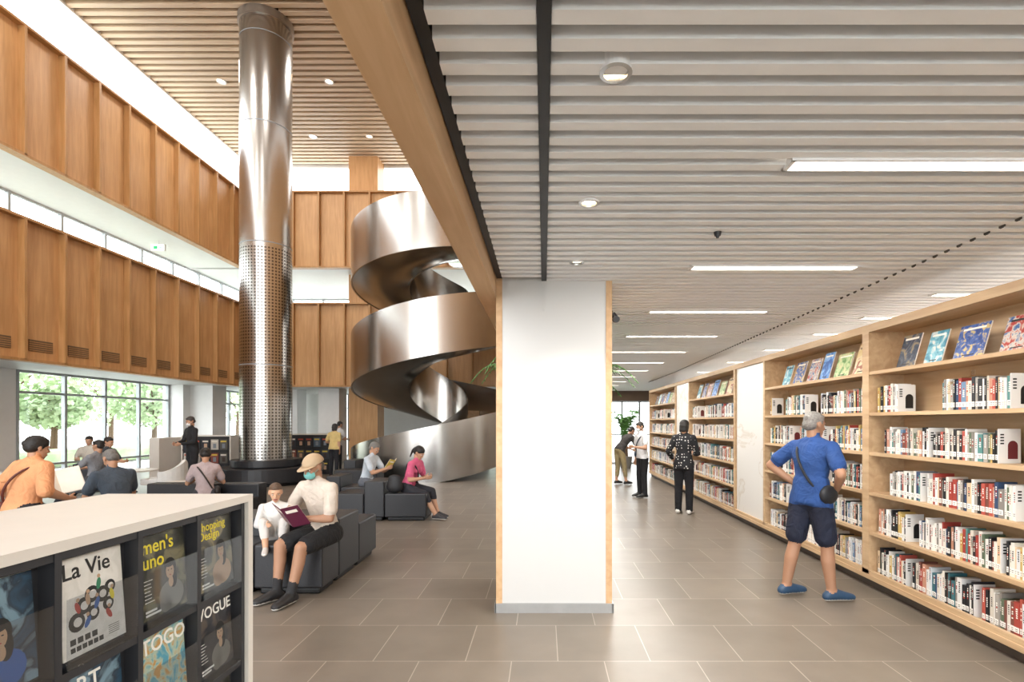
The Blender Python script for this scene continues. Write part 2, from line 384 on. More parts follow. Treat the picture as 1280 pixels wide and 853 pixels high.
for (y0,y1) in bays:
    near=y0<9
    for zi,z in enumerate(shelfz[:5]):
        y=y0+.12
        while y<y1-.12:
            L_=R.uniform(.38,.8) if zi else R.uniform(.6,1.1)
            ye=min(y+L_,y1-.1)
            sx=SX+.05; hb=R.uniform(.2,.225)
            sign(y,z,sx); y+=.004
            while y<ye:
                t=R.uniform(.012,.03) if R.random()<.9 else R.uniform(.03,.045)
                if not near: t*=1.5
                if y+t>ye: break
                book(y,t-.0006,hb+R.uniform(-.025,.03),z,sx+R.uniform(0,.012)); y+=t
            y+=R.uniform(.03,.3) if zi<4 else R.uniform(.15,.55)
b.build('library_books',[VC]); 
sg.build('bookend_signs',[mat('sign_white','#e2e1de',.4,var=.01),mat('sign_black','#1a1a1a',.5),mat('sign_maroon','#6a2a2e',.5)])
covs=[coverart('cover_blue','#27569a','#4f86c9','#8fb4d8',9,1),coverart('cover_yellow','#c9b07a','#d9c9a8','#94553f',8,2),coverart('cover_dark','#1f2431','#39465a','#8a7a60',9,3),
 coverart('cover_teal','#3d7f96','#6fb0c0','#d4d1c8',9,4),coverart('cover_red','#3a5d90','#c9c2b6','#a5382f',14,5),coverart('cover_green','#5d8a4a','#a9bf8a','#c8c090',9,6),coverart('cover_night','#27407a','#3f5fa0','#c8b070',16,7)]
d=MB()
def face_out(y,z,w,h,mi,x=SX+.09,tilt=.28):
    M=Matrix.Translation((x,y,z+.004))@Matrix.Rotation(tilt,4,'Y')
    d.box(0,.012,0,w,0,h,mi,M=M); d.box(.002,.011,-.0005,w+.0005,.003,h+.0006,7,M=M)
    d.box(-.0006,0,w*.12,w*.88,h*.84,h*.9,8 if R.random()<.5 else 7,M=M); d.box(-.0006,0,w*.3,w*.7,h*.08,h*.11,8,M=M)
order=[0,4,6,3,2,1,5]; oi=0
for (y0,y1) in bays:
    y=y0+.12
    while y<y1-.32:
        w=R.uniform(.19,.28); face_out(y,2.02,w,R.uniform(.25,.32),order[oi%7]); oi+=1; y+=w+R.uniform(.05,.14)
d.build('display_books',covs+[mat('pages','#efe9dc',.7),mat('title_dark','#22201f',.5)])
# ---------------------------------------------------------------- steel column + ring bench
CX,CY=-7.05,13.3
e=empty('steel_column',(CX,CY,0))
n=64; vs=[];fs=[];prof=[(.60,0.0),(.60,4),(.60,8),(.60,11.95)]
for r,z in prof:
    for i in range(n+1): t=2*math.pi*i/n; vs.append((r*math.cos(t),r*math.sin(t),z))
for k in range(len(prof)-1):
    for i in range(n): fs.append((k*(n+1)+i,k*(n+1)+i+1,(k+1)*(n+1)+i+1,(k+1)*(n+1)+i))
me=bpy.data.meshes.new('shaft'); me.from_pydata(vs,[],fs); me.materials.append(STEELD)
uv=me.uv_layers.new(name='UVMap')
for l in me.loops:
    vi=l.vertex_index; uv.data[l.index].uv=((vi%(n+1))/n, prof[vi//(n+1)][1]/11.72)
me.polygons.foreach_set('use_smooth',[True]*len(fs))
o=bpy.data.objects.new('shaft',me); COL.objects.link(o); o.parent=e
b=MB()
for zz in(2.95,5.95,8.9,11.1): b.cyl((0,0,zz),(0,0,zz+.025),.603,n=64,cap=False)
b.build('seams',[STEELF],parent=e,smooth=True)
b=MB(); b.cyl((0,0,11.5),(0,0,11.69),.64,n=64); b.build('collar',[mat('collar_grey','#a59e95',.35,metal=.9)],parent=e)
e=empty('round_bench',(CX,CY,0)); b=MB()
def ring(b,r0,r1,z0,z1,mi=0,n=48):
    vs=[]
    for r,z in((r0,z0),(r1,z0),(r1,z1),(r0,z1)):
        for i in range(n): t=2*math.pi*i/n; vs.append((r*math.cos(t),r*math.sin(t),z))
    fs=[]
    for k in range(4):
        for i in range(n): j=(i+1)%n; fs.append((k*n+i,k*n+j,((k+1)%4)*n+j,((k+1)%4)*n+i))
    b.add(vs,fs,mi)
ring(b,.62,.95,0,.08,1); ring(b,.62,1.08,.08,.43); ring(b,.62,.80,.44,.62)
b.build('cushions',[LEATH,BLACK],parent=e,bevel=.02)
# ---------------------------------------------------------------- spiral stair
e=empty('spiral_staircase',(-3.2,15.9,0))
key=[(-.06,.42),(0,.6),(.25,1.38),(.5,2.2),(1,3.85),(1.25,4.72),(1.5,5.45),(2,6.95),(2.25,7.5),(2.5,8.0),(2.8,8.6)]
def zt(t):
    for (a,za),(c,zc) in zip(key,key[1:]):
        if t<=c: return za+(zc-za)*(t-a)/(c-a)
    return key[-1][1]
def zs(t): return (zt(t-.04)+zt(t)+zt(t+.04)+zt(t-.08)+zt(t+.08))/5
Ro,Ri=2.5,.85; HB=1.5
def P(r,t,z): a=math.pi+2*math.pi*t; return (r*math.cos(a),r*math.sin(a),z)
NS=240; T0,T1=-.02,2.75
def ribbon(r,hb,th,name,m):
    vs=[];fs=[]
    for i in range(NS+1):
        t=T0+(T1-T0)*i/NS; z=zs(t); zb=max(0.0,z-hb)
        vs+= [P(r,t,zb),P(r,t,z),P(r-th,t,z),P(r-th,t,zb)]
    for i in range(NS):
        o=i*4
        for a in range(4):
            c=(a+1)%4; fs.append((o+a,o+4+a,o+4+c,o+c))
    fs.append((0,1,2,3)); fs.append((NS*4+3,NS*4+2,NS*4+1,NS*4))
    b=MB(); b.add(vs,fs); ob=b.build(name,[m],parent=e,smooth=True)
    ob.data.set_sharp_from_angle(angle=.7)
ribbon(Ro,HB,.04,'outer_balustrade',STEEL); ribbon(Ri+.04,HB,.04,'inner_balustrade',STEEL)
vs=[];fs=[];M_=8
for i in range(NS+1):
    t=T0+(T1-T0)*i/NS; z=max(0.01,zs(t)-HB+.02)
    for k in range(M_+1):
        q=k/M_; vs.append(P(Ri+.02+(Ro-Ri-.04)*q,t,max(.005,z-.12*math.sin(math.pi*q))))
for i in range(NS):
    for k in range(M_): o=i*(M_+1)+k; fs.append((o,o+1,o+M_+2,o+M_+1))
b=MB(); b.add(vs,fs); b.build('soffit',[STEEL],parent=e,smooth=True)
b=MB(); nst=50
for k in range(nst):
    ta=.05+(2.7-.05)*k/nst; tb=.05+(2.7-.05)*(k+1)/nst; zz=max(.12,zs(tb)-1.05)
    vs=[P(Ri+.05,ta,zz-.16),P(Ro-.05,ta,zz-.16),P(Ro-.05,tb,zz-.16),P(Ri+.05,tb,zz-.16)]
    vs+=[(x,y,z+.16) for x,y,z in vs]
    b.add(vs,[(0,3,2,1),(4,5,6,7),(0,1,5,4),(1,2,6,5),(2,3,7,6),(3,0,4,7)])
b.build('treads',[SHELFW],parent=e)
# ---------------------------------------------------------------- magazine counter
e=empty('magazine_display_counter'); b=MB()
ax=-1.30; bx=-1.95; ye=2.34; y0=-.2
b.box(bx-.0,ax,y0,ye,1.20,1.23,0)
b.box(bx,ax,ye-.035,ye,0,1.2,0); b.box(bx,ax,y0,y0+.035,0,1.2,0)
b.box(bx+.05,ax-.06,y0+.035,ye-.035,.06,1.2,1)
for k in range(9):
    yy=ye-.04-.29*k
    b.box(ax-.06,ax-.015,yy-.022,yy,.06,1.2,1)
for zz in (1.185,.845,.505,.165): b.box(ax-.06,ax-.018,y0+.035,ye-.035,zz-.012,zz+.012,1)
b.box(bx+.02,ax-.04,y0+.03,ye-.03,0,.06,2)
CW=mat('counter_white','#d6d1c9',.35,var=.02)
b.build('cabinet',[CW,DARK,BLACK],parent=e)
b=MB()
for k in range(8):
    for z in(.86,.52):
        yy=ye-.07-.29*k
        b.box(ax-.012,ax-.009,yy-.25,yy,z,z+.2); b.box(ax-.05,ax-.009,yy-.25,yy,z,z+.004)
b.build('acrylic_pockets',[ACR],parent=e)
mg=[coverart('mag_lavie','#dbd8d1','#d6d3cc','#d0cdc5',20,1),coverart('mag_uno','#22241f','#3a3b30','#6f6a50',9,2),coverart('mag_shop','#3a3a34','#56544a','#8e8468',9,3),
    coverart('mag_vogue','#15161a','#24252b','#4a4038',9,4),coverart('mag_togo','#4f94a8','#a8b8a4','#b68a4a',18,5),coverart('mag_art','#2c4a60','#24303c','#6f8a98',9,6)]
def text(parent,s,size,loc,rot,m,sx=1,ext=.0003):
    cu=bpy.data.curves.new('txt','FONT'); cu.body=s; cu.size=size; cu.extrude=ext; cu.resolution_u=3; cu.offset=size*.012
    o=bpy.data.objects.new('title_text',cu); COL.objects.link(o); o.location=loc; o.rotation_euler=rot; o.scale=(sx,1,1); cu.materials.append(m); o.parent=parent; return o
TW=mat('ink_white','#e6e5de',.5,var=0); TB=mat('ink_black','#141414',.5,var=0); TY=mat('ink_yellow','#dccb38',.5,var=0); TR=mat('ink_red','#a5352d',.5,var=0)
TG=mat('ink_green','#2f7a58',.5,var=0); TBl=mat('ink_blue','#2f5a9a',.5,var=0); TSk=mat('ink_beige','#b9987a',.5,var=0); TMd=mat('ink_grey','#77746c',.5,var=0)
RX=(math.pi/2,0,math.pi/2)
def mag(col,row,mi,title,tm,size,nm,w=.218,h=.282,extra=None):
    yc=ye-.07-.29*col-.125; z0=[.878,.538,.198][row]; x=ax-.045
    g=empty(nm,(x,yc,z0)); g.rotation_euler=(0,-.07,0)
    q=MB(); q.box(0,.01,-w/2,w/2,0,h,0); q.box(.001,.009,-w/2-.0006,w/2+.0006,.001,h+.0006,1); 
    if extra: extra(q)
    q.build('cover',[mg[mi],mat('pages','#efe9dc',.7),TB,TR,TW,TY,TG,TBl,TSk,TMd],parent=g)
    for i,s in enumerate(title.split('\n')): text(g,s,size,(.0108,-w/2+.010,h-.008-size*.78*(i+1)),RX,tm)
    return g
def blob(q,y,z,ry,rz,mi,x=.0104,rot=0):
    n=16; c,s_=math.cos(rot),math.sin(rot)
    q.add([(x,y+ry*math.cos(6.283*i/n)*c-rz*math.sin(6.283*i/n)*s_,z+ry*math.cos(6.283*i/n)*s_+rz*math.sin(6.283*i/n)*c) for i in range(n)],[tuple(range(n))],mi)
def lav(q):
    for (y,z,r) in((-.06,.095,.027),(-.035,.135,.025),(-.005,.16,.025),(.03,.15,.024),(.06,.165,.02),(-.005,.105,.022),(.05,.115,.02)): blob(q,y,z,r,r,2); blob(q,y+.003,z,r*.52,r*.5,0,.0105)
    for (y,z,a,mi) in((-.055,.135,.3,3),(.02,.185,-.2,6),(.05,.085,.5,3),(-.025,.085,-.6,7),(.065,.14,.2,5),(-.02,.15,.1,8),(.01,.13,-.4,7)): blob(q,y,z,.008,.018,mi,.0107,a); blob(q,y+.002,z+.022,.006,.006,8,.0107)
    for k in range(4): q.box(.01,.0104,-.085+k*.024,-.067+k*.024,.035,.052,2)
    for k in range(6): q.box(.01,.0104,-.085+k*.019,-.070+k*.019,.014,.028,2)
    for k in range(5): q.box(.01,.0103,.045,.085,.02+k*.006,.0225+k*.006,9)
def fig(bc,hc,hx=.02):
    def f(q):
        blob(q,hx,.055,.062,.052,bc,.0101); blob(q,hx-.03,.03,.03,.03,bc,.0101)            # shoulders
        blob(q,hx,.15,.031,.036,hc,.0102); blob(q,hx+.012,.115,.02,.04,hc,.0102)          # hair
        blob(q,hx,.1,.012,.02,8,.0103); blob(q,hx-.002,.138,.02,.027,8,.0104)              # neck, face
        for q_ in(-1,1): blob(q,hx-.002+q_*.008,.142,.0035,.0018,2,.0106)
        blob(q,hx-.002,.124,.005,.0018,3,.0106); blob(q,hx-.002,.163,.022,.011,hc,.0105)
        for k in range(7): q.box(.01,.0104,-.095,-.062+R.uniform(-.012,.01),.13-k*.012,.1325-k*.012,4)
        for k in range(2): q.box(.01,.0104,-.095,-.03+R.uniform(-.02,.02),.012+k*.012,.019+k*.012,4)
    return f
mag(2,0,0,'La Vie',TB,.066,'magazine',extra=lav); 
mag(1,0,1,"men's\nuno",TY,.066,'magazine',extra=fig(9,2,.03)); mag(0,0,2,'Shopping\nDesign',TY,.047,'magazine',extra=fig(8,2,.035))
mag(0,1,3,'VOGUE',TW,.062,'magazine',extra=fig(9,2,.03)); mag(1,1,4,'TOGO',TW,.072,'magazine'); mag(2,1,5,'ART',TW,.07,'magazine')
mag(3,0,5,'',TW,.06,'magazine',extra=fig(7,2)); mag(3,1,2,'City',TW,.06,'magazine'); mag(4,0,3,'Film',TW,.06,'magazine'); mag(4,1,4,'Trip',TW,.06,'magazine'); mag(0,2,1,'Tech',TW,.06,'magazine'); mag(1,2,3,'Run',TW,.06,'magazine')
# ---------------------------------------------------------------- benches
def bench(name,blocks):
    e=empty(name); b=MB()
    for (x0,x1,y0_,y1,h) in blocks:
        b.box(x0+.003,x1-.003,y0_+.003,y1-.003,.06,h); b.box(x0+.04,x1-.04,y0_+.04,y1-.04,.0,.06,1)
    b.build('cushion_blocks',[LEATH,BLACK],parent=e,bevel=.018)
bench('modular_bench',[(-3.2,-2.6,4.68,5.07,.45),(-2.6,-1.98,4.68,5.07,.45),(-2.6,-1.98,5.07,5.62,.62),(-3.2,-2.6,5.07,5.62,.62),(-2.6,-1.98,5.62,6.2,.47)])
bench('modular_bench',[(-2.5,-1.84,8.19,8.8,.43),(-2.82,-2.5,8.19,8.8,.62),(-3.3,-2.82,8.19,8.8,.43),(-3.5,-2.75,9.0,9.6,.43),(-3.75,-3.5,9.0,9.6,.62)])
bench('modular_bench',[(-6.0,-4.3,7.3,7.9,.43),(-6.0,-4.3,7.9,8.15,.62)])
bench('modular_bench',[(-5.7,-4.75,5.9,6.5,.42)])
bench('padded_stool',[(-5.4,-4.8,4.8,5.3,.58)])
# ---------------------------------------------------------------- magazine racks at the back
def rack(name,x,y,w,h=1.17):
    e=empty(name,(x,y,0)); b=MB(); b.box(-w/2,w/2,0,.4,.06,h,1); b.box(-w/2-.03,w/2+.03,-.03,.43,h,h+.03,0); b.box(-w/2-.03,-w/2,-.03,.43,0,h,0); b.box(w/2,w/2+.03,-.03,.43,0,h,0); b.box(-w/2,w/2,.02,.38,0,.06,1)
    for r in range(3):
        z=.1+r*.36; b.box(-w/2,w/2,-.03,0,z-.02,z,1)
        k=-w/2+.03
        while k<w/2-.2:
            b.box(k,k+.2,-.02,-.008,z,z+.27,2,lin(R.choice(['#3a3d42','#55534e','#8a8680','#2c3038','#7a4038','#4a5a6a','#b9b4aa','#202226']))); b.box(k+.02,k+.17,-.022,-.02,z+.2,z+.24,2,lin(R.choice(['#d9d4c8','#c9b24a','#b04a3a']))); b.box(k+.06,k+.14,-.022,-.02,z+.04,z+.16,2,lin(R.choice(['#b99a80','#77808a','#3a2c28']))); k+=.24
    b.build('cabinet',[CW,DARK,vcol('vc_rack')],parent=e)
rack('magazine_rack',-8.95,13.9,1.25); rack('magazine_rack',-6.95,15.6,1.3)
simple('display_board',CW,(-9.95,-9.7,13.2,14.3,0,1.15),bevel=.01)
# lounge furniture
def table(x,y,r=.4,h=.6):
    e=empty('round_table',(x,y,0)); b=MB(); b.cyl((0,0,h-.03),(0,0,h),r,n=32); b.cyl((0,0,.02),(0,0,h-.03),.03,n=12,mi=1); b.cyl((0,0,0),(0,0,.02),r*.6,n=32,mi=1); b.build('top_and_base',[CW,STEELF],parent=e)
def lounge(x,y,rz,c='#3a3d42'):
    e=empty('lounge_chair',(x,y,0),rz); b=MB(); m=mat('fabric'+c,c,.8)
    n=14
    vs=[];fs=[]
    for i in range(n+1):
        a=math.pi*(i/n); 
        for r,z in((.36,.32),(.36,.78-.22*abs(math.cos(a))),(.29,.78-.22*abs(math.cos(a))),(.29,.32)): vs.append((r*math.cos(a),r*math.sin(a),z))
    for i in range(n):
        for k in range(4): fs.append((i*4+k,i*4+(k+1)%4,i*4+4+(k+1)%4,i*4+4+k))
    fs+=[(0,3,2,1),(n*4,n*4+1,n*4+2,n*4+3)]
    b.add(vs,fs); b.cyl((0,0,.3),(0,0,.43),.3,n=28)
    b.box(-.3,.3,-.33,-.05,.3,.42)
    for sx in(-1,1):
        for sy in(-1,1): b.cyl((sx*.2,sy*.2,.3),(sx*.26,sy*.26,0),.014,n=8,mi=1)
    b.build('shell',[m,STEELF],parent=e,bevel=.012)
table(-8.6,11,.42,.55); table(-9.2,9.2,.4,.55); table(-6.6,9.6,.4,.45)
lounge(-9.5,11.3,1.6); lounge(-7.7,10.7,-1.4,'#c9c9c6'); lounge(-10.2,9.6,1.2,'#c9c9c6'); lounge(-10.7,12.4,.4); lounge(-8.2,9.5,-1.6,'#3a3d42')
bench('modular_bench',[(-4.9,-3.9,12.2,12.8,.43),(-4.9,-4.6,12.8,13.4,.62)])
# ---------------------------------------------------------------- palm
def palm(name,loc,nf,h,spread,seed):
    r=random.Random(seed); e=empty(name,loc); b=MB()
    b.cyl((0,0,0),(0,0,.4),.17,.22,n=24,mi=1); b.cyl((0,0,.38),(0,0,.39),.2,n=24,mi=2)
    for k in range(3): b.cyl((0.03*k,0,.38),(.05*k-.05,.03*k,h*.62),.02,.012,n=8,mi=2)
    for k in range(nf):
        a=2*math.pi*k/nf+r.uniform(-.1,.1); sp=spread*r.uniform(.8,1); hh=h*r.uniform(.85,1); prev=None
        for i in range(13):
            q=i/12; p=Vector((math.cos(a)*sp*q,math.sin(a)*sp*q,h*.55+(hh-h*.55)*math.sin(q*2.3)*1.1))
            if prev is not None:
                b.cyl(prev,p,.006,.005,n=5,cap=False); dd=(p-prev).normalized(); sd=dd.cross(Vector((0,0,1))).normalized()
                ll=.3*math.sin(math.pi*min(1,q+.12))+.04
                for s_ in(-1,1):
                    for half in(0,.5):
                        o=prev.lerp(p,half); tip=o+sd*s_*ll+dd*ll*.5-Vector((0,0,ll*.35)); w=dd*.016
                        b.add([o-w,o+w,tip],[(0,1,2)])
            prev=p
    b.build('fronds',[mat('palm_leaf','#4c7a34',.5,var=.3,scale=12),mat('pot_grey','#77736c',.6),mat('bark','#5c4632',.8)],parent=e)
palm('potted_palm',(.12,6.6,0),14,2.35,1.12,3); palm('potted_palm',(1.35,16.5,0),12,2.0,.7,4); palm('potted_palm',(2.75,17.6,0),12,1.9,.6,5)
# ---------------------------------------------------------------- outside trees
def tree(name,x,y,h,r_,seed):
    r=random.Random(seed); e=empty(name,(x,y,-.05)); b=MB()
    b.cyl((0,0,0),(.1,0,h*.5),.14,.09,n=10,mi=1)
    for k in range(6):
        a=k*1.05; b.cyl((.08,0,h*.4),(math.cos(a)*r_*.6,math.sin(a)*r_*.6,h*.75),.05,.02,n=6,mi=1)
    for k in range(1900):
        u=Vector((r.gauss(0,1),r.gauss(0,1),r.gauss(0,1))).normalized()*r_*(r.random()**.4); c=Vector((u.x,u.y,h*.62+u.z*.75))
        n1=Vector((r.gauss(0,1),r.gauss(0,1),r.gauss(0,1))).normalized()*.13; n2=n1.orthogonal().normalized()*.09
        b.add([c-n1,c+n2,c+n1,c-n2],[(0,1,2,3)],0)
    b.build('leaves',[mat('leaf','#a9bb92',.7,var=.35,scale=1.2),mat('bark','#5c4632',.8)],parent=e)
tree('tree',-20,17,5,2.2,1); tree('tree',-23,22,6,3,2); tree('tree',-19,25.5,4.6,2.0,3); tree('tree',-24,29,6,3.2,4); tree('tree',-19.5,20.8,3.6,1.2,5); tree('tree',-25,13,6,2.8,6); tree('tree',-20.5,35,6,3,7); tree('tree',-9,33,5,2.6,8); tree('tree',-3,33,5,2.6,9)
simple('hedge',mat('leaf','#a9bb92'),(-17.5,-16.8,10,32,0,.6),bevel=.15)
# ================================================================= people
def ico(sub):
    bm=bmesh.new(); bmesh.ops.create_icosphere(bm,subdivisions=sub,radius=1); v=[x.co.copy() for x in bm.verts]; bm.free(); return v
I1=ico(1); I2=ico(2); I3=ico(3)
def hull(out,items,I=I2):
    bm=bmesh.new()
    for it in items:
        c=Vector(it[0]); r=it[1]; B=it[2] if len(it)>2 else None
        if not hasattr(r,'__len__'): r=(r,r,r)
        for p in I:
            q=Vector((p.x*r[0],p.y*r[1],p.z*r[2]))
            if B is not None: q=B@q
            bm.verts.new(c+q)
    res=bmesh.ops.convex_hull(bm,input=list(bm.verts))
    kill=[g for g in res['geom_interior']+res['geom_unused'] if isinstance(g,bmesh.types.BMVert)]
    if kill: bmesh.ops.delete(bm,geom=list(set(kill)),context='VERTS')
    bm.verts.index_update(); o=len(out[0])
    out[0].extend([v.co.copy() for v in bm.verts]); out[1].extend([[o+v.index for v in f.verts] for f in bm.faces]); bm.free()
def remesh(out,vox,sm):
    me=bpy.data.meshes.new('tmp'); me.from_pydata(out[0],[],out[1]); ob=bpy.data.objects.new('tmp',me); COL.objects.link(ob)
    m=ob.modifiers.new('r','REMESH'); m.mode='VOXEL'; m.voxel_size=vox; m.use_smooth_shade=True
    if sm: s=ob.modifiers.new('s','SMOOTH'); s.factor=.5; s.iterations=sm
    dg=bpy.context.evaluated_depsgraph_get(); dg.update()
    n=bpy.data.meshes.new_from_object(ob.evaluated_get(dg)); bpy.data.objects.remove(ob); n.polygons.foreach_set('use_smooth',[True]*len(n.polygons)); return n
def addobj(name,me,mats,parent,idx=None):
    me.materials.clear()
    for m in mats: me.materials.append(m)
    if idx is not None: me.polygons.foreach_set('material_index',idx)
    o=bpy.data.objects.new(name,me); COL.objects.link(o); o.parent=parent; return o
def ik(a,b_,l1,l2,hint):
    a=Vector(a);b_=Vector(b_);d=b_-a;L_=d.length
    if L_>(l1+l2)*.999: b_=a+d.normalized()*(l1+l2)*.999; d=b_-a; L_=d.length
    u=d.normalized(); x=(l1*l1-l2*l2+L_*L_)/(2*L_); h=math.sqrt(max(0,l1*l1-x*x)); hn=Vector(hint); hn=hn-u*hn.dot(u)
    hn=hn.normalized() if hn.length>1e-4 else u.orthogonal().normalized()
    return a+u*x+hn*h,b_
def segd(p,a,b_):
    ab=b_-a; t=max(0,min(1,(p-a).dot(ab)/max(1e-9,ab.length_squared))); return (p-(a+ab*t)).length,t
SKIN=mat('skin','#b58a6e',.55,var=.05)
SOLE=mat('shoe_sole','#cfccc6',.6)
def cloth(c):
    nm='cloth'+c
    if nm in MATS: return MATS[nm]
    m=mat(nm,c,.85,var=.12,scale=7,bump=.0)
    nt=m.node_tree; b=nt.nodes['Principled BSDF']
    g=N(nt,'ShaderNodeNewGeometry'); wv=N(nt,'ShaderNodeTexNoise'); wv.inputs['Scale'].default_value=9; wv.inputs['Detail'].default_value=2; wv.inputs['Distortion'].default_value=1.6
    nt.links.new(g.outputs['Position'],wv.inputs['Vector']); bp=N(nt,'ShaderNodeBump'); bp.inputs['Strength'].default_value=.7; bp.inputs['Distance'].default_value=.03
    nt.links.new(wv.outputs['Fac'],bp.inputs['Height']); nt.links.new(bp.outputs['Normal'],b.inputs['Normal'])
    return m
def person(name,loc,yaw,h=1.7,sit=None,lean=0,side=0,twist=0,hy=0,hp=0,wl=None,wr=None,hl=(.6,.6,-.6),hr=(-.6,.6,-.6),al=None,ar=None,
    top='#ffffff',bot='#222222',shoe='#222222',sleeve=.6,leg=1.0,hair='#1c1815',style='short',skin=None,build=1.0,fem=False,headk=1.0,mask=None,cap=None,glasses=False,
    topm=None,hem=-.05,vox=.014,strap=None,socks=None,curl=.45,foot=(0,0),pelz=None,fk=1.12):
    s=h/1.7; E=empty(name,loc,math.radians(yaw)); V=Vector
    sk=skin and mat('skin'+skin,skin,.55,var=.04) or SKIN
    P_=V((0,0,(sit+.085*s*build) if sit is not None else (pelz or .925*s)))
    lr=math.radians(lean); sr=math.radians(side); tw=math.radians(twist)
    U=V((math.sin(sr),-math.sin(lr),math.cos(lr)*math.cos(sr))).normalized()
    X=V((math.cos(tw),math.sin(tw),0)); X=(X-U*X.dot(U)).normalized(); Fw=X.cross(U)
    B=Matrix((X,-Fw,U)).transposed()
    sw=(.15 if fem else .172)*s*(.5+.5*build)
    W=P_+U*.14*s; C=P_+U*.31*s; Nk=P_+U*.50*s; SH=P_+U*.44*s
    hd=(U*.75+V((0,0,.35))).normalized(); HC=Nk+hd*.135*s*headk+Fw*.015*s
    sL=SH+X*sw; sR=SH-X*sw
    hL=P_+V((.085*s,0,-.02*s)); hR=P_+V((-.085*s,0,-.02*s))
    if al is None: al=(.1*s,-.42*s,.075*s) if sit is not None else (.1*s,0,.075*s)
    if ar is None: ar=(-.1*s,-.42*s,.075*s) if sit is not None else (-.1*s,0,.075*s)
    fh=(0,-1,.5) if sit is not None else (0,-1,.05)
    kL,aL=ik(hL,al,.42*s,.41*s,(.15,)+fh[1:]); kR,aR=ik(hR,ar,.42*s,.41*s,(-.15,)+fh[1:])
    if wl is None: wl=sL+V((.06,-.04,-.52*s))
    if wr is None: wr=sR+V((-.06,-.04,-.52*s))
    eL,wL=ik(sL,wl,.285*s,.25*s,hl); eR,wR=ik(sR,wr,.285*s,.25*s,hr)
    k=s*build
    out=([],[]); prim=[]
    SKI,TOP_,BOT,SHO,SOC=0,1,2,3,4
    def cap_(a,ra,b_,rb,m): hull(out,[(a,ra),(b_,rb)]); prim.append((a,ra,b_,rb,m))
    wa=.118 if fem else .130
    el=lambda c,r:(c,tuple(q*k for q in r),B)
    hipw=.165 if fem else .155
    hull(out,[el(P_-U*.02*s,(hipw,.105,.09)),el(W,(wa,.095,.07))],I3)
    hull(out,[el(W,(wa,.095,.07)),el(C,(.145 if fem else .158,.108,.11))],I3)
    hull(out,[el(C,(.145 if fem else .158,.108,.11)),el(SH-U*.01*s,(.12,.085,.06)),(sL,.05*k),(sR,.05*k)],I3)
    hull(out,[(sL,.045*k),(sR,.045*k),(Nk-U*.005,.058*k)])
    if sit is None:
        hh_=P_+U*(hem+.02)*s
        hull(out,[el(W,(wa+.02,.112,.06)),el(hh_,(hipw+.012,.122,.02))],I3); prim.append((W,.13*k,hh_,.14*k,9))
    if fem:
        for q in(-1,1): hull(out,[(C+X*q*.065*s+Fw*.07*s+U*.02,.062*k)])
    hull(out,[(hL,.098*k),(hR,.098*k)])
    for a,b_,r,m in ((P_-U*.02*s,C,.12*k,9),(C,SH,.13*k,9),(sL,sR,.05*k,9),(hL,hR,.095*k,9)): prim.append((a,r,b_,r,m))
    cap_(Nk-U*.02,.052*s,HC-U*.04*s,.05*s,10)
    for sh,elb,wr_ in((sL,eL,wL),(sR,eR,wR)):
        cap_(sh,.052*k,elb,.039*k,SKI if sleeve<1 else TOP_)
        md=elb.lerp(wr_,.3); cap_(elb,.038*k,md,.04*k,SKI if sleeve<1.9 else TOP_); cap_(md,.039*k,wr_,.026*k,SKI if sleeve<1.9 else TOP_)
        if sleeve<1: q=sh.lerp(elb,sleeve); cap_(sh,.060*k,q,.066*k,TOP_)
        else:
            cap_(sh,.062*k,elb,.052*k,TOP_)
            if sleeve>1: q=elb.lerp(wr_,min(1,sleeve-1)); cap_(elb,.052*k,q,.042*k,TOP_)
    for hp_,kn,an in((hL,kL,aL),(hR,kR,aR)):
        cap_(hp_,.085*k,kn,.055*k,SKI if leg<1 else BOT)
        md=kn.lerp(an,.32); bk=V((0,.012*s,0)); lm=BOT if leg>=2 else (SKI)
        cap_(kn,.052*k,md+bk,.056*k,lm); cap_(md+bk,.055*k,an,.036*k,lm)
        if leg<1: q=hp_.lerp(kn,leg); cap_(hp_,.102*k,q,.09*k,BOT)
        else:
            cap_(hp_,.098*k,kn,.072*k,BOT)
            if leg>1: q=kn.lerp(an,min(1,leg-1)); cap_(kn,.072*k,q,.06*k,BOT)
        if socks: cap_(an.lerp(kn,.25),.045*k,an,.041*k,SOC)
    fs_=s*fk
    for an,fy in((aL,foot[0]),(aR,foot[1])):
        a=math.radians(fy); D=V((math.sin(a),-math.cos(a),0)); z0=an.z-.075*s
        he=V((an.x,an.y,z0+.038*fs_))-D*.04*fs_; to=V((an.x,an.y,z0+.030*fs_))+D*.155*fs_; md=V((an.x,an.y,z0+.042*fs_))+D*.08*fs_
        hull(out,[(he,(.038*fs_,.038*fs_,.037*fs_)),(md,(.045*fs_,.04*fs_,.040*fs_)),(V((an.x,an.y,an.z+.01)),(.040*s))]); hull(out,[(md,(.047*fs_,.04*fs_,.040*fs_)),(to,(.040*fs_,.038*fs_,.029*fs_))])
        prim.append((he,.042*fs_,to,.036*fs_,SHO)); prim.append((V((an.x,an.y,an.z)),.040*s,md,.043*fs_,SHO))
    me=remesh(out,vox,4)
    mats=[sk,topm or cloth(top),cloth(bot),mat('shoe'+shoe,shoe,.5),mat('sock'+(socks or '#e8e8e8'),socks or '#e8e8e8',.9),SOLE]
    idx=[]; zf=min(aL.z,aR.z)-.075*s
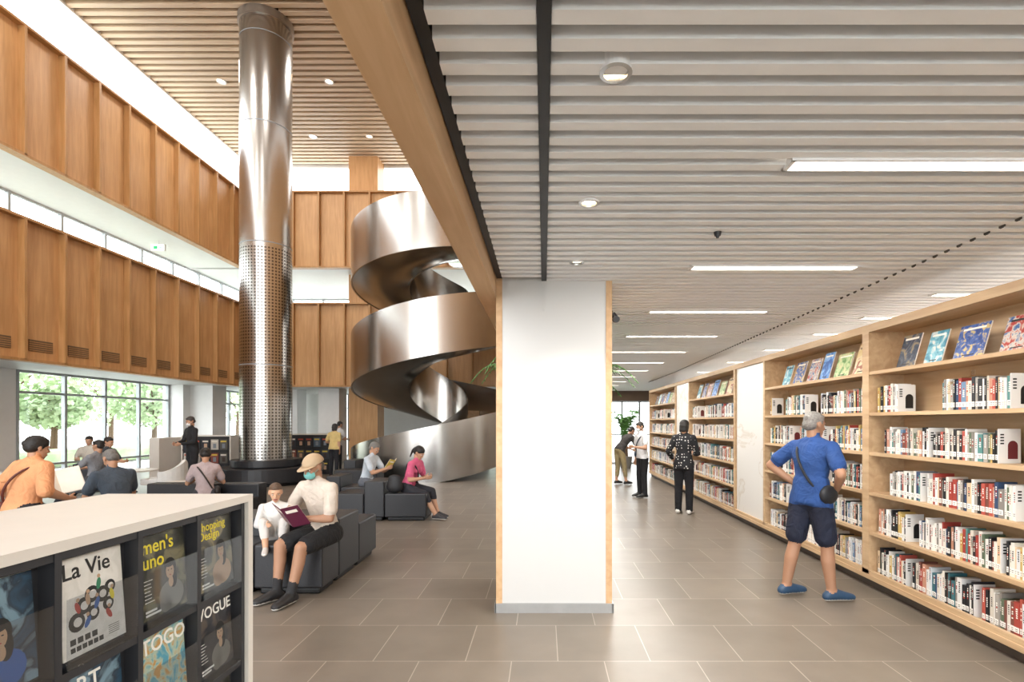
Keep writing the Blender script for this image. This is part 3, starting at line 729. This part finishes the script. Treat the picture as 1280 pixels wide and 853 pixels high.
    for pl in me.polygons:
        p=pl.center; best=9;bm_=0
        for (a,ra,b_,rb,m) in prim:
            d_,t=segd(p,a,b_); d_-=ra+(rb-ra)*t
            if d_<best: best=d_;bm_=m
        if bm_==9: bm_=TOP_ if (p-P_).dot(U)>hem*s else BOT
        if bm_==10: bm_=SKI if (p-Nk).dot(U)>-.0*s else TOP_
        if bm_==BOT and (p-P_).dot(U)>hem*s and sit is None: bm_=TOP_
        if bm_==SHO and p.z-zf<.024: bm_=5
        idx.append(bm_)
    addobj('body',me,mats,E,idx)
    # hands
    out=([],[])
    for (elb,wr_) in((eL,wL),(eR,wR)):
        d=(wr_-elb).normalized(); inw=(P_+U*.25*s)-wr_; n=(inw-d*inw.dot(d)); n=n.normalized() if n.length>.02 else d.orthogonal().normalized()
        w=d.cross(n).normalized(); pref=Fw+V((0,0,.6)); 
        if w.dot(pref)<0: w=-w
        q=s*.95
        hull(out,[(wr_-d*.02*q,.024*q),(wr_+d*.02*q,.022*q)])
        hull(out,[(wr_+d*.005*q,.021*q),(wr_+d*.08*q+w*.03*q,.013*q),(wr_+d*.08*q-w*.03*q,.012*q),(wr_+d*.035*q+w*.024*q,.014*q)])
        for i,ln in enumerate((.070,.080,.075,.058)):
            p=wr_+d*.082*q+w*(.031-.0207*i)*q; dd=d.copy(); 
            for j,fr in enumerate((.45,.3,.25)):
                ang=curl*(.6+.5*j)
                dn=(dd*math.cos(ang)+ (n-dd*n.dot(dd)).normalized()*math.sin(ang)).normalized(); dd=dn
                p2=p+dd*ln*fr*q; r0=(.0092-.0012*j)*q; hull(out,[(p,r0),(p2,r0-.0012*q)],I1); p=p2
        p=wr_+d*.025*q+w*.022*q; dd=(d*.65+w*.6+n*.35).normalized(); p2=p+dd*.045*q; hull(out,[(p,.014*q),(p2,.011*q)]); dd=(dd+d*.5+n*.15).normalized(); hull(out,[(p2,.011*q),(p2+dd*.034*q,.009*q)])
    addobj('hands',remesh(out,.0048 if vox<.02 else .007,1),[sk],E)
    # head
    hk=s*headk*.97
    yaw_=math.radians(hy); pt=math.radians(hp)
    HB_=Matrix.Rotation(yaw_+tw,3,'Z')@Matrix.Rotation(pt+lr*.3,3,'X')
    def hp3(x,y,z): return HC+HB_@(V((x,y,z))*hk)
    HR=lambda x,y,z,rx,ry,rz:(hp3(x,y,z),(rx*hk,ry*hk,rz*hk),HB_)
    out=([],[])
    hull(out,[HR(0,.012,.035,.076,.094,.082)],I3)
    hull(out,[HR(0,-.02,.0,.066,.066,.07),HR(0,-.045,-.06,.045,.04,.035),HR(0,-.058,-.088,.024,.024,.018)],I3)
    hull(out,[HR(0,-.083,.012,.009,.01,.01),HR(0,-.102,-.022,.012,.012,.009)]); hull(out,[HR(-.014,-.09,-.026,.008,.009,.007),HR(.014,-.09,-.026,.008,.009,.007)])
    for q in(-1,1):
        hull(out,[HR(q*.078,.012,.005,.007,.02,.03),HR(q*.074,.008,-.022,.006,.012,.012)])
        hull(out,[HR(q*.012,-.083,.028,.009,.009,.006),HR(q*.045,-.07,.03,.01,.01,.006)])
        hull(out,[HR(q*.035,-.068,-.02,.02,.016,.018)])
    hull(out,[HR(-.018,-.088,-.052,.006,.006,.004),HR(.018,-.088,-.052,.006,.006,.004)]); hull(out,[HR(-.013,-.087,-.062,.006,.006,.005),HR(.013,-.087,-.062,.006,.006,.005)])
    hull(out,[HR(0,.02,-.06,.05,.05,.06),(Nk,.05*s)])
    me=remesh(out,.0065 if vox<.02 else .01,2)
    lip=mat('lips','#a5605a',.5); iv=HB_.inverted(); idx=[]
    for pl in me.polygons:
        c=iv@(pl.center-HC)/hk
        idx.append(1 if (abs(c.x)<.024 and c.y<-.082 and -.067<c.z<-.048) else 0)
    addobj('head',me,[sk,lip],E,idx)
    b=MB()
    def ell(c,r,mi,keep=None,nu=24,nv=16,Bm=HB_):
        vs=[];fs=[]
        for i in range(nv+1):
            ph=math.pi*i/nv
            for j in range(nu):
                th=2*math.pi*j/nu; vs.append(V((c[0]+r[0]*math.sin(ph)*math.cos(th),c[1]+r[1]*math.sin(ph)*math.sin(th),c[2]+r[2]*math.cos(ph))))
        for i in range(nv):
            for j in range(nu):
                f=(i*nu+j,i*nu+(j+1)%nu,(i+1)*nu+(j+1)%nu,(i+1)*nu+j)
                if keep is None or keep(sum((vs[t] for t in f),V())/4): fs.append(f)
        b.add([HC+Bm@(v*hk) for v in vs],fs,mi)
    EW,EI,BR,MK,CP=0,1,2,3,4
    for q in(-1,1):
        ell((q*.031,-.074,.008),(.0135,.011,.0075),EW,nu=12,nv=8); ell((q*.031,-.082,.008),(.006,.0045,.006),EI,nu=10,nv=6)
        ell((q*.032,-.083,.027),(.019,.006,.0035),BR,nu=10,nv=6)
    if mask: ell((0,-.048,-.045),(.060,.064,.052),MK,keep=lambda c:c.y<-.045); [b.cyl(hp3(q*.058,-.05,-.03),hp3(q*.078,.01,0),.0015,n=5,mi=MK) for q in(-1,1)]
    if cap:
        ell((0,.016,.045),(.089,.108,.092),CP,keep=lambda c:c.z>.04)
        n_=12; vs=[];fs=[]
        for i in range(n_+1):
            a=math.pi+math.pi*i/n_
            vs+= [hp3(.08*math.cos(a),.0+.085*math.sin(a),.05),hp3(.078*math.cos(a),-.03+.14*math.sin(a),.035),hp3(.078*math.cos(a),-.03+.14*math.sin(a),.030),hp3(.08*math.cos(a),.0+.085*math.sin(a),.044)]
        for i in range(n_):
            for j in range(4): fs.append((i*4+j,i*4+4+j,i*4+4+(j+1)%4,i*4+(j+1)%4))
        b.add(vs,fs,CP)
    if glasses:
        for q in(-1,1):
            prev=None
            for i in range(13):
                a=2*math.pi*i/12; p=hp3(q*.032+.022*math.cos(a),-.096,.006+.016*math.sin(a))
                if prev is not None: b.cyl(prev,p,.0016*hk,n=5,mi=EI)
                prev=p
            b.cyl(hp3(q*.054,-.094,.01),hp3(q*.079,.01,.012),.0016,n=5,mi=EI)
        b.cyl(hp3(-.01,-.096,.01),hp3(.01,-.096,.01),.0016,n=5,mi=EI)
    b.build('face_details',[mat('eye_white','#d6d0c8',.3),mat('eye_dark','#15110f',.3),mat('brow'+hair,hair,.8),mat('mask'+(mask or '#8fc7c4'),mask or '#8fc7c4',.8),mat('cap'+(cap or '#b9a68c'),cap or '#b9a68c',.8)],parent=E,smooth=True)
    out=([],[])
    hm=mat('hair'+hair,hair,.6,var=.25,scale=60,bump=.6)
    if style!='bald':
        vol={'short':0,'bob':.008,'bun':.006,'pony':.006,'kid':-.002}.get(style,0)
        if cap: vol=-.002
        hull(out,[HR(0,.02,.052,.080+vol,.095+vol,.078+vol)],I3)
        hull(out,[HR(0,.055,.0,.072+vol,.058+vol,.06)],I3)
        if not cap: hull(out,[HR(0,-.046,.084,.052,.03,.03)],I2)
        if style in('bob',):
            for q in(-1,1): hull(out,[HR(q*.062,.02,.0,.026,.05,.05),HR(q*.06,.02,-.08,.024,.045,.03)])
            hull(out,[HR(0,.06,.0,.07,.05,.06),HR(0,.055,-.085,.065,.04,.03)])
        if style=='bun':
            hull(out,[HR(0,.108,.03,.036,.032,.036)])
            for q in(-1,1): hull(out,[HR(q*.066,.015,.02,.018,.045,.04)])
        if style=='pony': hull(out,[HR(0,.11,.04,.028,.03,.03),HR(0,.14,-.03,.022,.022,.05)]); hull(out,[HR(0,.14,-.03,.022,.022,.04),HR(0,.125,-.14,.012,.012,.03)])
        if style=='short' and not cap:
            for q in(-1,1): hull(out,[HR(q*.068,.0,.035,.014,.03,.03)])
        me=remesh(out,.008,2); addobj('hair',me,[hm],E)
    if strap:
        b=MB(); sd=strap[1]; n_=24
        pts=[]
        for i in range(n_+1):
            t=2*math.pi*i/n_
            cc=C-U*.06*s; ex=(X*sd*.72*1+U*1.25).normalized()
            pts.append(cc+ex*(.235*s*math.cos(t))+Fw*(.135*k*math.sin(t)))
        for i in range(n_): b.cyl(pts[i],pts[i+1],.011,n=6,cap=False)
        bag=P_-X*sd*.17*s-Fw*.0+U*.03
        hullo=([],[]); hull(hullo,[(bag,(.045,.11,.085),B)]); b.add(hullo[0],hullo[1])
        b.build('shoulder_bag',[mat('bag'+strap[0],strap[0],.6)],parent=E,smooth=True)
    return E
def openbook(name,loc,yaw,w,h,c,tilt=40,op=22):
    e=empty(name,loc,math.radians(yaw)); b=MB()
    for q in(-1,1):
        M=Matrix.Rotation(math.radians(tilt),4,'X')@Matrix.Rotation(math.radians(q*op),4,'Z')
        b.box(0,q*w,-.006,-.002,-h/2,h/2,0,M=M); b.box(0,q*w*.97,-.002,.006,-h/2+.004,h/2-.004,1,M=M)
        b.box(q*w*.15,q*w*.8,-.0068,-.006,h*.2,h*.34,1,M=M)
    b.build('pages_and_cover',[mat('bookcover'+c,c,.4),mat('pages','#efe9dc',.7)],parent=e)
m,nt,bs=newmat('polka_dot'); g=N(nt,'ShaderNodeTexCoord'); v=N(nt,'ShaderNodeTexVoronoi'); v.inputs['Scale'].default_value=21; v.inputs['Randomness'].default_value=.5
nt.links.new(g.outputs['Object'],v.inputs['Vector']); lt=N(nt,'ShaderNodeMath',operation='LESS_THAN'); lt.inputs[1].default_value=.24; nt.links.new(v.outputs['Distance'],lt.inputs[0])
mx=N(nt,'ShaderNodeMix',data_type='RGBA'); mx.inputs[6].default_value=(*lin('#15151a'),1); mx.inputs[7].default_value=(*lin('#c8c6c2'),1); nt.links.new(lt.outputs[0],mx.inputs[0]); nt.links.new(mx.outputs[2],bs.inputs['Base Color']); bs.inputs['Roughness'].default_value=.8
DOT=m
person('man_in_blue_shirt',(2.33,4.58,0),118,h=1.66,lean=4,hy=-14,hp=8,wl=(.20,-.04,1.0),wr=(-.185,-.08,.98),hl=(1,.5,0),hr=(-.8,.75,0),
  al=(.17,.10,.075),ar=(-.13,-.10,.075),foot=(-14,-24),top='#234680',bot='#1a2034',shoe='#27435f',leg=.80,sleeve=.66,hair='#7d7975',style='short',build=1.08,hem=-.08,strap=('#1a1c22',1),vox=.011,skin='#a57c62')
person('woman_in_polka_dot_blouse',(2.36,8.85,0),150,h=1.60,fem=True,lean=3,hp=18,wl=(.2,-.12,.88),wr=(-.1,-.25,1.0),top='#222222',topm=DOT,bot='#15151a',shoe='#d6d3ce',leg=2.0,sleeve=1.6,style='bob',build=1.06,hem=-.14)
person('man_in_white_shirt',(2.03,10.8,0),-70,h=1.58,lean=5,hp=15,wl=(.15,-.28,1.05),wr=(-.2,-.05,.75),top='#d9d9da',bot='#15161a',leg=2.0,sleeve=.6,hair='#2a2724',style='short',mask='#d9dee0',strap=('#1d2a3a',1))
person('person_leaning_over',(1.87,13.0,0),120,h=1.6,lean=42,hp=25,wl=(.18,-.55,.85),wr=(-.18,-.55,.85),top='#2b2725',bot='#8d7f5c',leg=1.6,sleeve=.6,al=(.12,.0,.075),ar=(-.14,-.1,.075),vox=.02)
person('man_in_cap_seated',(-2.05,4.93,0),-22,h=1.66,sit=.45,lean=14,hy=-4,hp=16,wl=(.02,-.32,.70),wr=(-.19,-.28,.72),hl=(.8,.6,-.4),hr=(-.8,.5,-.5),
  al=(.08,-.48,.075),ar=(-.10,-.46,.075),top='#cdc1b4',bot='#17181b',shoe='#1b1b1d',leg=.8,sleeve=.7,hair='#5a554f',style='short',mask='#74b8b4',cap='#b39d80',skin='#a57c62',vox=.011,hem=-.02,socks='#2a2a2c',foot=(8,-14),curl=.7)
openbook('open_magazine',(-2.24,4.57,.715),-22,.16,.23,'#5b1f38',tilt=38)
person('toddler_seated',(-2.52,4.93,0),22,h=.98,sit=.45,lean=8,hy=6,hp=14,headk=1.3,wl=(.15,-.22,.66),wr=(-.07,-.2,.62),al=(.06,-.27,.42),ar=(-.06,-.27,.42),top='#d8d6d2',bot='#cbc7c2',leg=1.5,sleeve=1.7,hair='#5c4838',style='kid',skin='#cda182',build=1.15,shoe='#c8c4bf',vox=.01,hem=0)
person('man_reading_seated',(-3.15,9.25,0),80,h=1.6,sit=.43,lean=16,hp=25,wl=(.06,-.42,.74),wr=(-.06,-.42,.74),top='#b9c2ca',bot='#5c6068',leg=1.9,sleeve=.65,hair='#6a6864',style='short',vox=.014)
openbook('open_book',(-2.66,9.2,.80),80,.13,.2,'#c9b04a',tilt=35)
person('woman_in_pink_seated',(-2.22,8.52,0),72,h=1.56,sit=.43,lean=22,hp=25,fem=True,wl=(.08,-.36,.66),wr=(-.08,-.36,.66),al=(.1,-.50,.075),ar=(-.06,-.56,.075),top='#c9597c',bot='#26262c',leg=1.3,sleeve=.65,style='pony',vox=.013,shoe='#2c2c30',strap=('#1b1b1e',-1))
b=MB(); hh=([],[]); hull(hh,[((0,0,.1),(.13,.07,.1)),((0,0,.24),(.1,.05,.05))],I3); b.add(hh[0],hh[1]); b.build('black_handbag',[mat('bag#1b1b1e','#1b1b1e',.6)],smooth=True,loc=(-2.36,8.28,.43))
person('woman_in_orange_seated',(-5.04,5.05,0),165,h=1.66,sit=.58,lean=12,hp=10,hy=-10,fem=True,wl=(.28,-.20,.76),wr=(-.26,-.22,.80),top='#d29468',bot='#222226',leg=2,sleeve=1.0,style='bun',build=1.28,vox=.013,al=(.1,-.3,.2),ar=(-.1,-.3,.2),strap=('#5a2a24',-1))
person('man_in_grey_shirt_seated',(-5.06,6.25,0),-115,h=1.66,sit=.42,lean=18,hp=28,wl=(.1,-.4,.75),wr=(-.1,-.4,.75),top='#414d5a',bot='#2a2c33',leg=2,sleeve=.65,hair='#6b6966',style='short',build=1.1,glasses=True)
openbook('newspaper',(-5.58,6.02,.86),-115,.22,.32,'#d9d5cc',tilt=35)
person('woman_with_backpack_seated',(-4.92,7.6,0),-150,h=1.55,sit=.43,lean=20,hp=25,fem=True,wl=(.1,-.38,.72),wr=(-.1,-.38,.72),top='#a8999a',bot='#33343a',leg=2,sleeve=.65,style='bun',strap=('#2a2320',1))
person('person_in_black_standing',(-8.25,12.3,0),-30,h=1.70,lean=3,hp=18,wl=(.12,-.3,1.05),wr=(-.12,-.3,1.05),top='#202124',bot='#1c1c20',leg=2,sleeve=1.9,hair='#3a3634',mask='#e0e0e0',vox=.02)
person('person_in_yellow_shirt',(-5.9,14.7,0),165,h=1.52,lean=5,hp=12,wl=(.14,-.2,.95),wr=(-.15,-.05,.72),top='#cdb478',bot='#1d1d22',leg=2,sleeve=.65,hair='#2c2826',style='bob',vox=.02)
person('person_browsing',(-6.5,16.5,0),150,h=1.6,lean=8,hp=12,wl=(.14,-.3,1.0),wr=(-.15,-.3,1.0),top='#c9c9ca',bot='#3d4048',leg=2,sleeve=.65,hair='#2c2826',vox=.02)
person('person_lounging',(-8.15,9.5,0),-91,h=1.62,sit=.43,lean=-8,hp=10,wl=(.1,-.35,.7),wr=(-.1,-.35,.7),al=(.1,-.6,.075),ar=(-.1,-.62,.075),top='#7d7f84',bot='#2c2e36',leg=2,sleeve=.65,vox=.02)
person('person_lounging',(-10.65,12.3,0),20,h=1.62,sit=.43,lean=5,hp=15,wl=(.1,-.35,.7),wr=(-.1,-.35,.7),top='#b9b3a8',bot='#4a4c52',leg=2,sleeve=.65,vox=.02)
person('person_lounging',(-9.45,11.3,0),92,h=1.62,sit=.43,lean=5,hp=15,wl=(.1,-.35,.7),wr=(-.1,-.35,.7),top='#3a4046',bot='#4a4c52',leg=2,sleeve=.65,vox=.02)
# ---------------------------------------------------------------- lights
w=bpy.data.worlds.new('world'); scene.world=w; w.use_nodes=True; nt=w.node_tree; bg=nt.nodes['Background']
tc=N(nt,'ShaderNodeTexCoord'); sp=N(nt,'ShaderNodeSeparateXYZ'); r=N(nt,'ShaderNodeValToRGB')
nt.links.new(tc.outputs['Generated'],sp.inputs[0]); nt.links.new(sp.outputs['Z'],r.inputs['Fac'])
r.color_ramp.elements[0].color=(.98,.99,1,1); r.color_ramp.elements[1].color=(.86,.94,1,1); nt.links.new(r.outputs['Color'],bg.inputs['Color']); bg.inputs['Strength'].default_value=6.2
for (x,y) in((-9,3),(-5,3),(-9,9),(-5,9),(-9,15),(-5,15)):
    area('atrium_fill_light',(x,y,AZ-.03),1.2,1.2,110,(1,.96,.92),'DISK')  # disc fill lights added under the ceiling to brighten the atrium
scene.view_settings.view_transform='Standard'
scene.view_settings.exposure=.22
